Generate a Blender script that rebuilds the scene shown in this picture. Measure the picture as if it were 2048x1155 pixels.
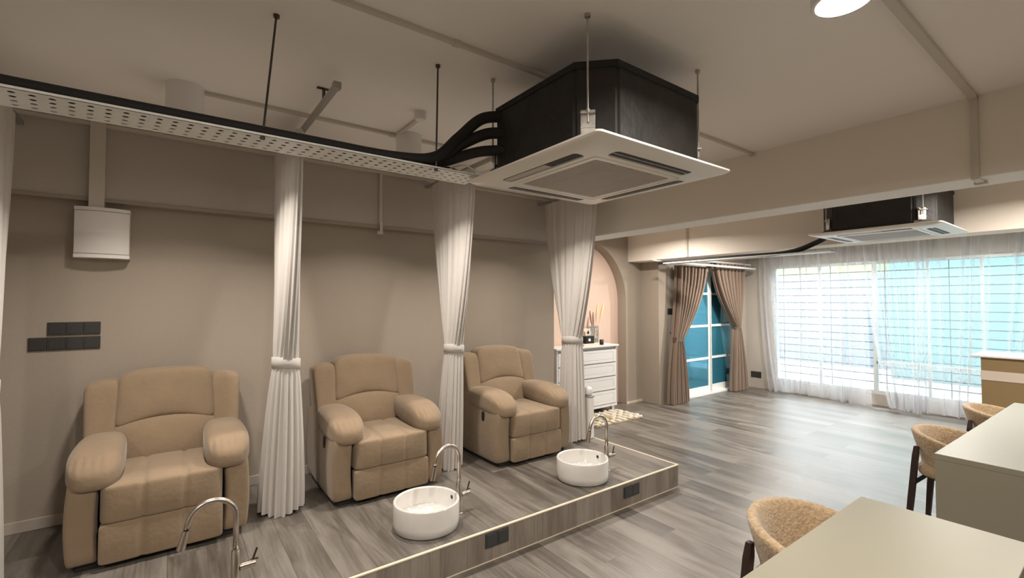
import bpy, bmesh, math, random
from mathutils import Vector, Matrix
random.seed(7)
R = math.radians
PI = math.pi
for o in list(bpy.data.objects):
    bpy.data.objects.remove(o, do_unlink=True)
S = bpy.context.scene
COL = S.collection

# ------------------------------------------------------------------ camera
TH = R(36.2); PIT = math.atan(24.5/928)
f0 = Vector((math.sin(TH), math.cos(TH), 0)); rt = Vector((math.cos(TH), -math.sin(TH), 0)); up0 = Vector((0, 0, 1))
fw = f0*math.cos(PIT) + up0*math.sin(PIT); up = up0*math.cos(PIT) - f0*math.sin(PIT)
cd = bpy.data.cameras.new('camera'); cam = bpy.data.objects.new('camera', cd); COL.objects.link(cam)
m = Matrix((rt, up, -fw)).transposed().to_4x4(); m.translation = Vector((0, 0, 1.6)); cam.matrix_world = m
cd.sensor_width = 36; cd.lens = 928/2048*36; cd.clip_start = .02; cd.clip_end = 200
S.camera = cam

# ------------------------------------------------------------------ world, exposure
S.view_settings.view_transform = 'Standard'; S.view_settings.look = 'None'
S.view_settings.gamma = 1; S.view_settings.use_curve_mapping = False
S.view_settings.exposure = 0.55
W = bpy.data.worlds.new('world'); S.world = W; W.use_nodes = True
bg = W.node_tree.nodes['Background']
SKY = 8.8
bg.inputs[0].default_value = (.92, .97, 1.0, 1); bg.inputs[1].default_value = SKY

LAMP_W = 16.0
LAMP_COL = (1.0, .91, .82)
CEIL = 2.77
LAMPS = [  # x, y, label
    (.04, 3.07, 'white cylinder ceiling lamp above the nearest recliner, partly behind the cable tray'),
    (1.33, 3.05, 'white cylinder ceiling lamp beside the round junction box'),
    (2.63, 3.07, 'white cylinder ceiling lamp hidden behind the near cassette air conditioner'),
    (1.71, .55, 'glowing white cylinder ceiling lamp cut off by the top of the photo'),
    (.35, .55, 'white cylinder ceiling lamp almost overhead, out of view'),
    (-1.3, .55, 'white cylinder ceiling lamp behind the viewpoint'),
    (5.0, 3.8, 'white cylinder ceiling lamp in front of the arched niche'),
    (4.9, -1.8, 'added unseen cylinder lamp brightening the cream tables, right of the far air conditioner'),  # no such fixture known; put in to light the tables
    (4.95, .30, 'added unseen cylinder lamp brightening the far cream table, hidden by the cross beam'),  # extra lamp, added to lift the far table top
    (7.3, 3.3, 'added unseen cylinder lamp brightening the sliding door area, hidden by the far beam'),  # extra lamp, added to brighten the door end of the room
    (7.3, 1.4, 'added unseen cylinder lamp brightening the reception desk area, hidden by the far beam'),  # second extra lamp, added for more light in the far bay
]

# ------------------------------------------------------------------ materials
def mat(name, col, rough=.6, metal=0, bump=None, var=None, spec=.5, sheen=0, coat=0, aniso=None):
    M = bpy.data.materials.new(name); M.use_nodes = True
    nt = M.node_tree; b = nt.nodes['Principled BSDF']
    b.inputs['Base Color'].default_value = (*col, 1); b.inputs['Roughness'].default_value = rough
    b.inputs['Metallic'].default_value = metal; b.inputs['Specular IOR Level'].default_value = spec
    b.inputs['Sheen Weight'].default_value = sheen; b.inputs['Coat Weight'].default_value = coat
    tc = nt.nodes.new('ShaderNodeTexCoord')
    if var:   # (scale, amount)
        n = nt.nodes.new('ShaderNodeTexNoise'); n.inputs['Scale'].default_value = var[0]; n.inputs['Detail'].default_value = 4
        mp = nt.nodes.new('ShaderNodeMapping'); nt.links.new(tc.outputs['Object'], mp.inputs[0])
        if len(var) > 2: mp.inputs['Scale'].default_value = var[2]
        nt.links.new(mp.outputs[0], n.inputs['Vector'])
        r = nt.nodes.new('ShaderNodeMapRange'); r.inputs[1].default_value = .3; r.inputs[2].default_value = .7
        r.inputs[3].default_value = 1-var[1]; r.inputs[4].default_value = 1+var[1]
        nt.links.new(n.outputs[0], r.inputs[0])
        mx = nt.nodes.new('ShaderNodeVectorMath'); mx.operation = 'SCALE'; mx.inputs[0].default_value = col
        nt.links.new(r.outputs[0], mx.inputs['Scale']); nt.links.new(mx.outputs[0], b.inputs['Base Color'])
    if bump:  # (scale, strength, distance)
        n = nt.nodes.new('ShaderNodeTexNoise'); n.inputs['Scale'].default_value = bump[0]; n.inputs['Detail'].default_value = 3
        nt.links.new(tc.outputs['Object'], n.inputs['Vector'])
        if len(bump) > 3:
            mp = nt.nodes.new('ShaderNodeMapping'); mp.inputs['Scale'].default_value = bump[3]
            nt.links.new(tc.outputs['Object'], mp.inputs[0]); nt.links.new(mp.outputs[0], n.inputs['Vector'])
        bp = nt.nodes.new('ShaderNodeBump'); bp.inputs['Strength'].default_value = bump[1]; bp.inputs['Distance'].default_value = bump[2]
        nt.links.new(n.outputs[0], bp.inputs['Height']); nt.links.new(bp.outputs[0], b.inputs['Normal'])
    return M

def emis(name, col, s):
    M = bpy.data.materials.new(name); M.use_nodes = True; nt = M.node_tree
    b = nt.nodes['Principled BSDF']; b.inputs['Base Color'].default_value = (.8, .8, .8, 1)
    b.inputs['Emission Color'].default_value = (*col, 1); b.inputs['Emission Strength'].default_value = s
    return M

def wood(name, long_axis, cross_axis, cols, rough, plank=(1.22, .18), spec=.5):
    """grey oak planks; long_axis / cross_axis are 0,1,2"""
    M = bpy.data.materials.new(name); M.use_nodes = True; nt = M.node_tree; b = nt.nodes['Principled BSDF']
    L = nt.links.new; N = nt.nodes.new
    tc = N('ShaderNodeTexCoord'); sp = N('ShaderNodeSeparateXYZ'); L(tc.outputs['Object'], sp.inputs[0])
    cb = N('ShaderNodeCombineXYZ'); L(sp.outputs[long_axis], cb.inputs[0]); L(sp.outputs[cross_axis], cb.inputs[1])
    b.inputs['Specular IOR Level'].default_value = spec
    br = N('ShaderNodeTexBrick'); L(cb.outputs[0], br.inputs['Vector'])
    br.inputs['Scale'].default_value = 1; br.inputs['Brick Width'].default_value = plank[0]; br.inputs['Row Height'].default_value = plank[1]
    br.inputs['Mortar Size'].default_value = .0016; br.inputs['Mortar Smooth'].default_value = .4; br.offset = .37; br.offset_frequency = 3
    br.inputs['Color1'].default_value = (0, 0, 0, 1); br.inputs['Color2'].default_value = (1, 1, 1, 1); br.inputs['Mortar'].default_value = (.5, .5, .5, 1)
    # grain coordinates shifted plank by plank
    sh = N('ShaderNodeVectorMath'); sh.operation = 'MULTIPLY_ADD'; L(br.outputs['Color'], sh.inputs[0])
    sh.inputs[1].default_value = (17, 9, 5); L(cb.outputs[0], sh.inputs[2])
    mp = N('ShaderNodeMapping'); mp.inputs['Scale'].default_value = (.8, 6, 1); L(sh.outputs[0], mp.inputs[0])
    n1 = N('ShaderNodeTexNoise'); n1.inputs['Scale'].default_value = 1.6; n1.inputs['Detail'].default_value = 7; n1.inputs['Roughness'].default_value = .62
    n1.inputs['Distortion'].default_value = .8; L(mp.outputs[0], n1.inputs['Vector'])
    mp2 = N('ShaderNodeMapping'); mp2.inputs['Scale'].default_value = (.9, 5.5, 1); L(sh.outputs[0], mp2.inputs[0])
    wv = N('ShaderNodeTexWave'); wv.wave_type = 'RINGS'; wv.inputs['Scale'].default_value = 2.2; wv.inputs['Distortion'].default_value = 7
    wv.inputs['Detail'].default_value = 3; wv.inputs['Detail Scale'].default_value = 1.2; L(mp2.outputs[0], wv.inputs['Vector'])
    n3 = N('ShaderNodeTexNoise'); n3.inputs['Scale'].default_value = 1.3; n3.inputs['Detail'].default_value = 2; L(sh.outputs[0], n3.inputs['Vector'])
    a = N('ShaderNodeMath'); a.operation = 'MULTIPLY_ADD'; L(wv.outputs[1], a.inputs[0]); a.inputs[1].default_value = .045; L(n1.outputs[0], a.inputs[2])
    a2 = N('ShaderNodeMath'); a2.operation = 'MULTIPLY_ADD'; L(br.outputs['Color'], a2.inputs[0]); a2.inputs[1].default_value = .26; L(a.outputs[0], a2.inputs[2])
    a3 = N('ShaderNodeMath'); a3.operation = 'MULTIPLY_ADD'; L(n3.outputs[0], a3.inputs[0]); a3.inputs[1].default_value = .35; L(a2.outputs[0], a3.inputs[2])
    cr = N('ShaderNodeValToRGB'); e = cr.color_ramp.elements
    e[0].position = .50; e[0].color = (*cols[0], 1); e[1].position = 1.0; e[1].color = (*cols[2], 1)
    k = e.new(.74); k.color = (*cols[1], 1)
    L(a3.outputs[0], cr.inputs[0])
    mx = N('ShaderNodeMixRGB'); mx.blend_type = 'MULTIPLY'; L(br.outputs['Fac'], mx.inputs[0]); L(cr.outputs[0], mx.inputs[1]); mx.inputs[2].default_value = (.55, .52, .5, 1)
    L(mx.outputs[0], b.inputs['Base Color'])
    rr = N('ShaderNodeMapRange'); L(n1.outputs[0], rr.inputs[0]); rr.inputs[1].default_value = .3; rr.inputs[2].default_value = .7
    rr.inputs[3].default_value = rough-.06; rr.inputs[4].default_value = rough+.1; L(rr.outputs[0], b.inputs['Roughness'])
    bp = N('ShaderNodeBump'); bp.inputs['Strength'].default_value = .5; bp.inputs['Distance'].default_value = .0025
    L(n1.outputs[0], bp.inputs['Height']); L(bp.outputs[0], b.inputs['Normal'])
    return M

OAK = [(.046, .039, .032), (.095, .082, .068), (.175, .157, .136)]
M = {}
M['floor'] = wood('floor_oak', 1, 0, OAK, .37, spec=.75)
M['riser'] = wood('riser_oak', 2, 0, [(.12, .095, .075), (.19, .158, .128), (.27, .235, .195)], .5)
M['wallpaper'] = mat('beige_wallpaper', (.345, .295, .24), .85, bump=(160, .25, .004), var=(240, .05, (1, 1, 3)))
M['wallpaper_grey'] = mat('greige_wallpaper', (.46, .42, .37), .85, bump=(160, .25, .004), var=(240, .05, (1, 1, 3)))
M['paint'] = mat('cream_paint', (.80, .735, .65), .75, bump=(40, .08, .003))
M['niche'] = mat('peach_niche_paint', (.66, .50, .41), .75)
M['ceiling'] = mat('ceiling_paint', (.88, .835, .785), .8, bump=(30, .06, .003))
M['soffit'] = mat('lit_underside_paint', (.85, .83, .79), .7)  # paler than the beam: daylight bounced off the floor put into the colour
M['trim'] = mat('cream_trim', (.66, .56, .43), .5)
M['skirt'] = mat('greige_skirting', (.42, .37, .32), .6)
M['whiteplastic'] = mat('white_plastic', (.78, .75, .72), .35)
M['acwhite'] = mat('air_conditioner_plastic', (.80, .76, .70), .32)
M['acgrille'] = mat('air_conditioner_grille', (.48, .43, .38), .5)
M['conduit'] = mat('painted_conduit', (.58, .53, .46), .55)
M['black'] = mat('black_insulation', (.012, .011, .011), .75, bump=(25, .5, .01))
M['acbody'] = mat('black_foil_insulation', (.012, .010, .008), .6, bump=(9, .5, .02), var=(5, .5))
M['slot'] = mat('dark_slot', (.008, .008, .008), .6)
M['steel'] = mat('brushed_steel', (.56, .50, .44), .28, 1, bump=(400, .1, .001, (1, 1, .05)))
M['darksteel'] = mat('dark_metal', (.10, .09, .08), .4, 1)
M['galv'] = mat('galvanised_steel', (.48, .46, .43), .55, .8, var=(30, .2))
M['track'] = mat('grey_aluminium', (.42, .40, .38), .4, .7)
M['white_metal'] = mat('white_coated_metal', (.80, .80, .76), .4, var=(60, .06))
M['recliner'] = mat('tan_microfibre', (.235, .168, .104), .9, bump=(34, .35, .006), var=(7, .07), sheen=.2)
M['ceramic'] = mat('white_ceramic', (.62, .60, .57), .12, coat=.6)
M['curtain'] = mat('white_curtain_cloth', (.56, .53, .495), .8, bump=(300, .15, .001), sheen=.2)
M['brown'] = mat('brown_curtain_cloth', (.205, .145, .105), .75, bump=(300, .2, .001), sheen=.3)
M['table'] = mat('cream_laminate', (.225, .21, .155), .42, bump=(500, .05, .0005))
M['boucle'] = mat('tan_boucle', (.37, .265, .155), .95, bump=(85, 1.0, .008), var=(60, .22), sheen=.3)
M['darkwood'] = mat('dark_walnut', (.030, .014, .012), .4)
M['dresser'] = mat('white_lacquer', (.68, .67, .66), .35)
M['dgroove'] = mat('grey_gap', (.30, .30, .31), .5)
M['plate'] = mat('dark_grey_plate', (.045, .038, .036), .35)
M['plate2'] = mat('charcoal_plate', (.035, .035, .034), .4)
M['doorframe'] = mat('white_aluminium', (.80, .82, .80), .35)
M['alu'] = mat('pale_aluminium', (.62, .66, .66), .4, .3)
M['grillepaint'] = mat('grey_grille_paint', (.10, .115, .12), .6)
M['deskpanel'] = mat('camel_panel', (.27, .19, .09), .6)
M['deskband'] = mat('cream_band', (.66, .58, .49), .5)
M['desktop'] = mat('white_stone', (.85, .85, .84), .25)
M['rug'] = mat('cream_shag', (.60, .55, .45), .95, bump=(60, 1, .01))
M['rugtan'] = mat('tan_shag', (.38, .28, .15), .95, bump=(60, 1, .01))
M['pampas'] = mat('pale_straw', (.75, .55, .33), .9)
M['twig'] = mat('brown_twig', (.30, .20, .16), .9)
M['cream'] = mat('cream_card', (.72, .62, .50), .6)
M['picture'] = mat('grey_print', (.30, .30, .28), .5, var=(25, .7))
M['ground'] = mat('pale_concrete', (.23, .235, .235), .9)
M['aquawall'] = mat('aqua_painted_wall', (.10, .155, .158), .8)
M['yellowwall'] = mat('pale_yellow_wall', (.20, .20, .12), .8)
M['lilacwall'] = mat('pale_lilac_wall', (.125, .137, .155), .8)
M['glow'] = emis('lamp_glow', (1, .93, .84), 22)

def glassmat(name, col, rough, alpha_t):
    """thin pane: tinted transparency plus a glossy surface"""
    G = bpy.data.materials.new(name); G.use_nodes = True; nt = G.node_tree; nt.nodes.clear(); L = nt.links.new
    out = nt.nodes.new('ShaderNodeOutputMaterial'); t = nt.nodes.new('ShaderNodeBsdfTransparent'); t.inputs[0].default_value = (*col, 1)
    g = nt.nodes.new('ShaderNodeBsdfGlossy'); g.inputs['Roughness'].default_value = rough
    mx = nt.nodes.new('ShaderNodeMixShader'); fr = nt.nodes.new('ShaderNodeFresnel'); fr.inputs[0].default_value = alpha_t
    L(fr.outputs[0], mx.inputs[0]); L(t.outputs[0], mx.inputs[1]); L(g.outputs[0], mx.inputs[2]); L(mx.outputs[0], out.inputs[0])
    return G
M['clear'] = glassmat('clear_glass', (.93, .97, .98), .02, 1.2)
M['tint'] = glassmat('aqua_glass', (.84, .95, .96), .02, 1.2)
# door glass: blue film, almost opaque, mirror-like
M['doorglass'] = mat('blue_film_glass', (.05, .26, .38), .05, .5)
M['doorglass'].node_tree.nodes['Principled BSDF'].inputs['IOR'].default_value = 1.9

def perforated():
    G = mat('perforated_white_metal', (.80, .80, .76), .4, var=(60, .06)); nt = G.node_tree; L = nt.links.new; N = nt.nodes.new
    tc = N('ShaderNodeTexCoord'); sp = N('ShaderNodeSeparateXYZ'); L(tc.outputs['Object'], sp.inputs[0])
    def mth(op, a, b=None):
        m_ = N('ShaderNodeMath'); m_.operation = op
        for i, q in enumerate((a, b)):
            if q is None: continue
            if isinstance(q, (int, float)): m_.inputs[i].default_value = q
            else: L(q, m_.inputs[i])
        return m_.outputs[0]
    sl = mth('MULTIPLY', sp.outputs[1], .12)
    u = mth('DIVIDE', mth('ADD', sp.outputs[0], sl), .047); v = mth('DIVIDE', mth('SUBTRACT', sp.outputs[1], .012), .044)
    u = mth('DIVIDE', mth('MULTIPLY', mth('SUBTRACT', mth('FRACT', u), .5), .047), .0095)
    v = mth('DIVIDE', mth('MULTIPLY', mth('SUBTRACT', mth('FRACT', v), .5), .044), .0078)
    d = mth('ADD', mth('MULTIPLY', u, u), mth('MULTIPLY', v, v)); h = mth('LESS_THAN', d, 1.0)
    t = N('ShaderNodeBsdfTransparent'); mx = N('ShaderNodeMixShader'); out = nt.nodes['Material Output']
    L(h, mx.inputs[0]); L(nt.nodes['Principled BSDF'].outputs[0], mx.inputs[1]); L(t.outputs[0], mx.inputs[2]); L(mx.outputs[0], out.inputs[0])
    return G
M['perforated'] = perforated()
def sheermat():
    G = bpy.data.materials.new('sheer_voile'); G.use_nodes = True; nt = G.node_tree; nt.nodes.clear(); L = nt.links.new; N = nt.nodes.new
    out = N('ShaderNodeOutputMaterial'); t = N('ShaderNodeBsdfTransparent'); t.inputs[0].default_value = (1, 1, 1, 1)
    tr = N('ShaderNodeBsdfTranslucent'); tr.inputs[0].default_value = (.74, .74, .77, 1)
    df = N('ShaderNodeBsdfDiffuse'); df.inputs[0].default_value = (.86, .84, .84, 1)
    m1 = N('ShaderNodeMixShader'); m1.inputs[0].default_value = .35; L(tr.outputs[0], m1.inputs[1]); L(df.outputs[0], m1.inputs[2])
    m2 = N('ShaderNodeMixShader'); lw = N('ShaderNodeLayerWeight'); lw.inputs[0].default_value = .35
    mr = N('ShaderNodeMapRange'); L(lw.outputs['Facing'], mr.inputs[0]); mr.inputs[3].default_value = .27; mr.inputs[4].default_value = .80
    L(mr.outputs[0], m2.inputs[0]); L(t.outputs[0], m2.inputs[1]); L(m1.outputs[0], m2.inputs[2]); L(m2.outputs[0], out.inputs[0])
    return G
M['sheer'] = sheermat()

# ------------------------------------------------------------------ helpers
def tag(o, label=None, cat=None, group=None, kind=None):
    if label: o['label'] = label
    if cat: o['category'] = cat
    if group: o['group'] = group
    if kind: o['kind'] = kind
    return o
def thing(name, label, cat, loc=(0, 0, 0), rz=0, group=None):
    o = bpy.data.objects.new(name, None); COL.objects.link(o); o.empty_display_size = .1
    o.location = loc; o.rotation_euler = (0, 0, rz)
    return tag(o, label, cat, group)
def obj(name, bm, material, parent=None, smooth=False, loc=None, autosmooth=None):
    bmesh.ops.recalc_face_normals(bm, faces=bm.faces)
    me = bpy.data.meshes.new(name); bm.to_mesh(me); bm.free()
    me.materials.append(material if not isinstance(material, str) else M[material])
    if smooth: me.polygons.foreach_set('use_smooth', [True]*len(me.polygons))
    if autosmooth is not None:
        me.polygons.foreach_set('use_smooth', [True]*len(me.polygons))
        me.set_sharp_from_angle(angle=R(autosmooth))
    o = bpy.data.objects.new(name, me); COL.objects.link(o)
    if parent: o.parent = parent
    if loc: o.location = loc
    return o
def one(name, bm, material, label, cat, group=None, **k):
    return tag(obj(name, bm, material, **k), label, cat, group)
def struct(name, bm, material, parent=None, **k):
    o = obj(name, bm, material, parent, **k)
    if not parent: o['kind'] = 'structure'
    return o
def BM(): return bmesh.new()
def box(bm, x0, x1, y0, y1, z0, z1, bev=0, seg=2):
    v = [bm.verts.new((x, y, z)) for x in (x0, x1) for y in (y0, y1) for z in (z0, z1)]
    F = [(0, 1, 3, 2), (4, 6, 7, 5), (0, 4, 5, 1), (2, 3, 7, 6), (0, 2, 6, 4), (1, 5, 7, 3)]
    fs = [bm.faces.new([v[i] for i in f]) for f in F]
    if bev:
        es = list({e for f in fs for e in f.edges})
        bmesh.ops.bevel(bm, geom=es, offset=bev, segments=seg, profile=.5, affect='EDGES')
    return bm
def bx(*a, **k): return box(BM(), *a, **k)
def cyl(bm, p0, p1, r0, r1=None, n=20, cap=True):
    r1 = r0 if r1 is None else r1
    p0 = Vector(p0); p1 = Vector(p1); d = (p1-p0).normalized()
    a = d.orthogonal().normalized(); b = d.cross(a)
    A = [bm.verts.new(p0+(a*math.cos(2*PI*i/n)+b*math.sin(2*PI*i/n))*r0) for i in range(n)]
    B = [bm.verts.new(p1+(a*math.cos(2*PI*i/n)+b*math.sin(2*PI*i/n))*r1) for i in range(n)]
    for i in range(n): bm.faces.new((A[i], A[(i+1) % n], B[(i+1) % n], B[i]))
    if cap: bm.faces.new(A[::-1]); bm.faces.new(B)
    return bm
def smoothpath(pts, k=8):
    """Catmull-Rom through the points"""
    P = [Vector(p) for p in pts]; P = [P[0]*2-P[1]] + P + [P[-1]*2-P[-2]]; out = []
    for i in range(1, len(P)-2):
        for j in range(k):
            t = j/k; a, b, c, d = P[i-1:i+3]
            out.append(.5*((2*b)+(c-a)*t+(2*a-5*b+4*c-d)*t*t+(3*b-a-3*c+d)*t**3))
    out.append(P[-2]); return out
def tube(bm, pts, r, n=12, cap=True):
    P = [Vector(p) for p in pts]; rr = r if isinstance(r, (list, tuple)) else [r]*len(P)
    t0 = (P[1]-P[0]).normalized(); a = t0.orthogonal().normalized(); prev = None; rings = []
    for i, p in enumerate(P):
        t = (P[min(i+1, len(P)-1)]-P[max(i-1, 0)]).normalized()
        a = (a - t*a.dot(t)).normalized(); b = t.cross(a)
        rings.append([bm.verts.new(p+(a*math.cos(2*PI*j/n)+b*math.sin(2*PI*j/n))*rr[i]) for j in range(n)])
    for A, B in zip(rings, rings[1:]):
        for j in range(n): bm.faces.new((A[j], A[(j+1) % n], B[(j+1) % n], B[j]))
    if cap: bm.faces.new(rings[0][::-1]); bm.faces.new(rings[-1])
    return bm
def loft(bm, rings, closed=True, cap0=False, cap1=False):
    Rr = [[bm.verts.new(p) for p in r] for r in rings]; n = len(Rr[0])
    for A, B in zip(Rr, Rr[1:]):
        for j in range(n if closed else n-1): bm.faces.new((A[j], A[(j+1) % n], B[(j+1) % n], B[j]))
    if cap0: bm.faces.new(Rr[0][::-1])
    if cap1: bm.faces.new(Rr[-1])
    return bm
def lathe(bm, prof, n=40, c=(0, 0)):
    return loft(bm, [[(c[0]+r*math.cos(2*PI*j/n), c[1]+r*math.sin(2*PI*j/n), z) for j in range(n)] for r, z in prof])
def pillow(half, center, e=4, n=14, deform=None):
    """superellipsoid cushion"""
    bm = BM(); bmesh.ops.create_cube(bm, size=2)
    bmesh.ops.subdivide_edges(bm, edges=bm.edges, cuts=n, use_grid_fill=True)
    for v in bm.verts:
        p = v.co.copy()
        # spread the grid a little so that corners stay smooth
        p = Vector([math.sin(c*PI/4)/math.sin(PI/4) if abs(c) < 1 else c for c in p])
        q = (abs(p.x)**e+abs(p.y)**e+abs(p.z)**e)**(1/e)
        p = p/q
        v.co = Vector((p.x*half[0], p.y*half[1], p.z*half[2]))
        if deform: v.co = deform(v.co.copy(), p)
        v.co += Vector(center)
    return bm
def plate_poly(bm, pts2, d, axis):
    """extrude a polygon; axis 0/1/2 is the extrusion direction, d=(lo,hi)"""
    def P(u, v, w): return {0: (w, u, v), 1: (u, w, v), 2: (u, v, w)}[axis]
    A = [bm.verts.new(P(u, v, d[0])) for u, v in pts2]; B = [bm.verts.new(P(u, v, d[1])) for u, v in pts2]; n = len(A)
    for i in range(n): bm.faces.new((A[i], A[(i+1) % n], B[(i+1) % n], B[i]))
    bm.faces.new(A[::-1]); bm.faces.new(B); return bm
def children(o): return [c for c in list(COL.objects) if c.parent == o]
KIDS = {}
def copy_tree(o, parent=None, cache=None):
    c = o.copy(); COL.objects.link(c)
    if parent: c.parent = parent
    for ch in [k for k in list(COL.objects) if k.parent == o]: copy_tree(ch, c)
    return c
def dup(root, loc, label, rz=None):
    c = copy_tree(root); c.location = loc; c['label'] = label
    if rz is not None: c.rotation_euler = (0, 0, rz)
    return c
def cut(o, cutters):
    """boolean difference, applied"""
    tmp = []
    for bmc in cutters:
        me = bpy.data.meshes.new('t'); bmesh.ops.recalc_face_normals(bmc, faces=bmc.faces); bmc.to_mesh(me); bmc.free()
        c = bpy.data.objects.new('t', me); COL.objects.link(c); c.parent = o.parent; tmp.append(c)
        md = o.modifiers.new('b', 'BOOLEAN'); md.object = c; md.operation = 'DIFFERENCE'; md.solver = 'EXACT'
    dg = bpy.context.evaluated_depsgraph_get(); dg.update()
    me = bpy.data.meshes.new_from_object(o.evaluated_get(dg)); old = o.data; o.modifiers.clear(); o.data = me
    for c in tmp: bpy.data.objects.remove(c, do_unlink=True)
    return o

# ================================================================== SETTING
WX = 8.8; LW = 4.09; XL = -3.0; YB = -3.0; PH = .19; NY = 4.83; DY = 4.49
struct('floor', bx(XL, WX+.2, YB, 5.2, -.12, 0), 'floor')
struct('ceiling', bx(XL, WX+.2, YB, 5.2, CEIL, CEIL+.12), 'ceiling')
# left wall with the recess side
struct('wall_left', bx(XL, 3.6, LW, LW+.14, 0, CEIL), 'wallpaper')
struct('wall_recess', bx(3.46, 3.6, LW+.14, 5.0, 0, CEIL), 'wallpaper')
struct('wall_back', bx(XL-.14, XL, YB, 5.2, 0, CEIL), 'paint')
struct('wall_right', bx(XL, WX+.2, YB-.14, YB, 0, CEIL), 'paint')
# arched niche wall
AC, AR, AZ = 4.86, .895, 1.6
pts = [(3.6, 0), (AC-AR, 0), (AC-AR, AZ)]
pts += [(AC-AR*math.cos(a), AZ+AR*math.sin(a)) for a in [PI*i/40 for i in range(1, 40)]]
pts += [(AC+AR, AZ), (AC+AR, 0), (6.12, 0), (6.12, CEIL), (3.6, CEIL)]
bm = BM()
def niche_wall(bm):
    # strips above and beside the arch, extruded
    y0, y1 = NY, NY+.17
    box(bm, 3.6, AC-AR, y0, y1, 0, CEIL); box(bm, AC+AR, 6.12, y0, y1, 0, CEIL)
    n = 48
    arc = [(AC-AR*math.cos(PI*i/n), AZ+AR*math.sin(PI*i/n)) for i in range(n+1)]
    for y in (y0, y1):
        top = [bm.verts.new((x, y, CEIL)) for x, z in arc]; lo = [bm.verts.new((x, y, z)) for x, z in arc]
        for i in range(n): bm.faces.new((top[i], top[i+1], lo[i+1], lo[i]))
    A = [bm.verts.new((x, y0, z)) for x, z in arc]; B = [bm.verts.new((x, y1, z)) for x, z in arc]
    for i in range(n): bm.faces.new((A[i], A[i+1], B[i+1], B[i]))
niche_wall(bm); struct('wall_niche', bm, 'wallpaper')
struct('wall_niche_back', bx(3.6, 6.12, NY+.17, NY+.29, 0, CEIL), 'niche')
struct('wall_pier', bx(6.12, 6.36, DY, NY+.29, 0, CEIL), 'wallpaper')
# door wall with its opening
DX0, DX1, DZ = 6.70, 8.53, 2.14
bm = BM(); box(bm, 6.36, DX0, DY, DY+.16, 0, CEIL); box(bm, DX1, WX, DY, DY+.16, 0, CEIL); box(bm, DX0, DX1, DY, DY+.16, DZ, CEIL)
struct('wall_far_left', bm, 'wallpaper_grey')
# window wall
WY1, WZ0, WZ1 = 4.0, .17, 2.24; WY0 = -2.4
bm = BM(); box(bm, WX, WX+.18, WY1, 5.2, 0, CEIL); box(bm, WX, WX+.18, YB, WY0, 0, CEIL)
box(bm, WX, WX+.18, WY0, WY1, 0, WZ0); box(bm, WX, WX+.18, WY0, WY1, WZ1, CEIL)
struct('wall_window', bm, 'wallpaper_grey')
# beams
struct('trim_1', bx(XL, 3.66, LW-.05, LW, 2.275, CEIL), 'wallpaper_grey')['label'] = 'beam along the top of the left wall'
struct('trim_4', bx(3.682, 3.978, YB, NY, 2.302, 2.31), 'soffit')['label'] = 'added board, whitened for light bounced onto the underside of the wide cross beam'  # thin board put in so the beam underside looks lit from below
bm = bx(3.68, 3.98, YB, NY, 2.31, CEIL); struct('trim_2', bm, 'paint')['label'] = 'wide painted beam crossing the room'
bm = bx(5.81, 6.12, YB, NY, 2.22, CEIL); struct('trim_3', bm, 'paint')['label'] = 'second cross beam nearer the window'
# skirtings
struct('baseboard_left', bx(XL, 3.6, LW-.012, LW, PH, PH+.07, bev=.003), 'skirt')
struct('baseboard_niche', bx(AC+AR+.0, 6.12, NY-.012, NY, 0, .03), 'trim')
struct('baseboard_far', bx(8.53, WX, DY-.012, DY, 0, .03), 'trim')

# ------------------------------------------------------------------ platform
PX1, PY0 = 3.55, 2.42
t = thing('platform', 'raised oak platform with cream edging under the recliners', 'platform', (0, 0, 0))
obj('deck', bx(XL+.01, PX1-.012, PY0+.012, LW-.001, .001, PH), 'floor', t)
obj('riser', bx(XL+.01, PX1, PY0, PY0+.012, .001, PH-.002), 'riser', t)
obj('end_riser', bx(PX1-.012, PX1, PY0+.012, LW-.001, .001, PH-.002), 'riser', t)
obj('edging', box(bx(XL+.01, PX1+.004, PY0-.004, PY0+.014, PH-.006, PH+.002, bev=.001), PX1-.014, PX1+.004, PY0+.014, LW-.001, PH-.006, PH+.002, bev=.001), 'trim', t)
obj('base_line', bx(XL+.01, PX1+.003, PY0-.004, PY0, .001, .006), 'trim', t)

# ------------------------------------------------------------------ window, door
t = bpy.data.objects.new('window_1', None); COL.objects.link(t); t['kind'] = 'structure'; t.location = (WX+.05, 0, 0)
ys = [WY1, 3.27, 2.51, 1.87, 1.31, .6, -.1, -.8, -1.6, WY0]
bm = BM(); box(bm, 0, .06, WY0, WY1, WZ0, WZ0+.05); box(bm, 0, .06, WY0, WY1, WZ1-.05, WZ1)
for i, y in enumerate(ys):
    w = .055 if i == 2 else .03
    box(bm, 0, .06, y-w/2-(w/2 if i == 0 else 0), y+w/2-(w/2 if i == 0 else 0), WZ0+.05, WZ1-.05)
obj('window_frame', bm, 'alu', t)
for i in range(len(ys)-1):
    a, b = ys[i+1]+.015, ys[i]-.015
    if i < 2: obj('pane', bx(.028, .033, a, b, WZ0+.05, WZ1-.05), 'clear', t)
    else:
        obj('pane', bx(.028, .033, a, b, .67, WZ1-.05), 'tint', t)
        obj('pane', bx(.028, .033, a, b, WZ0+.05, .63), 'clear', t)
        obj('mid_rail', bx(.0, .055, a, b, .63, .67), 'alu', t)
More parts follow.
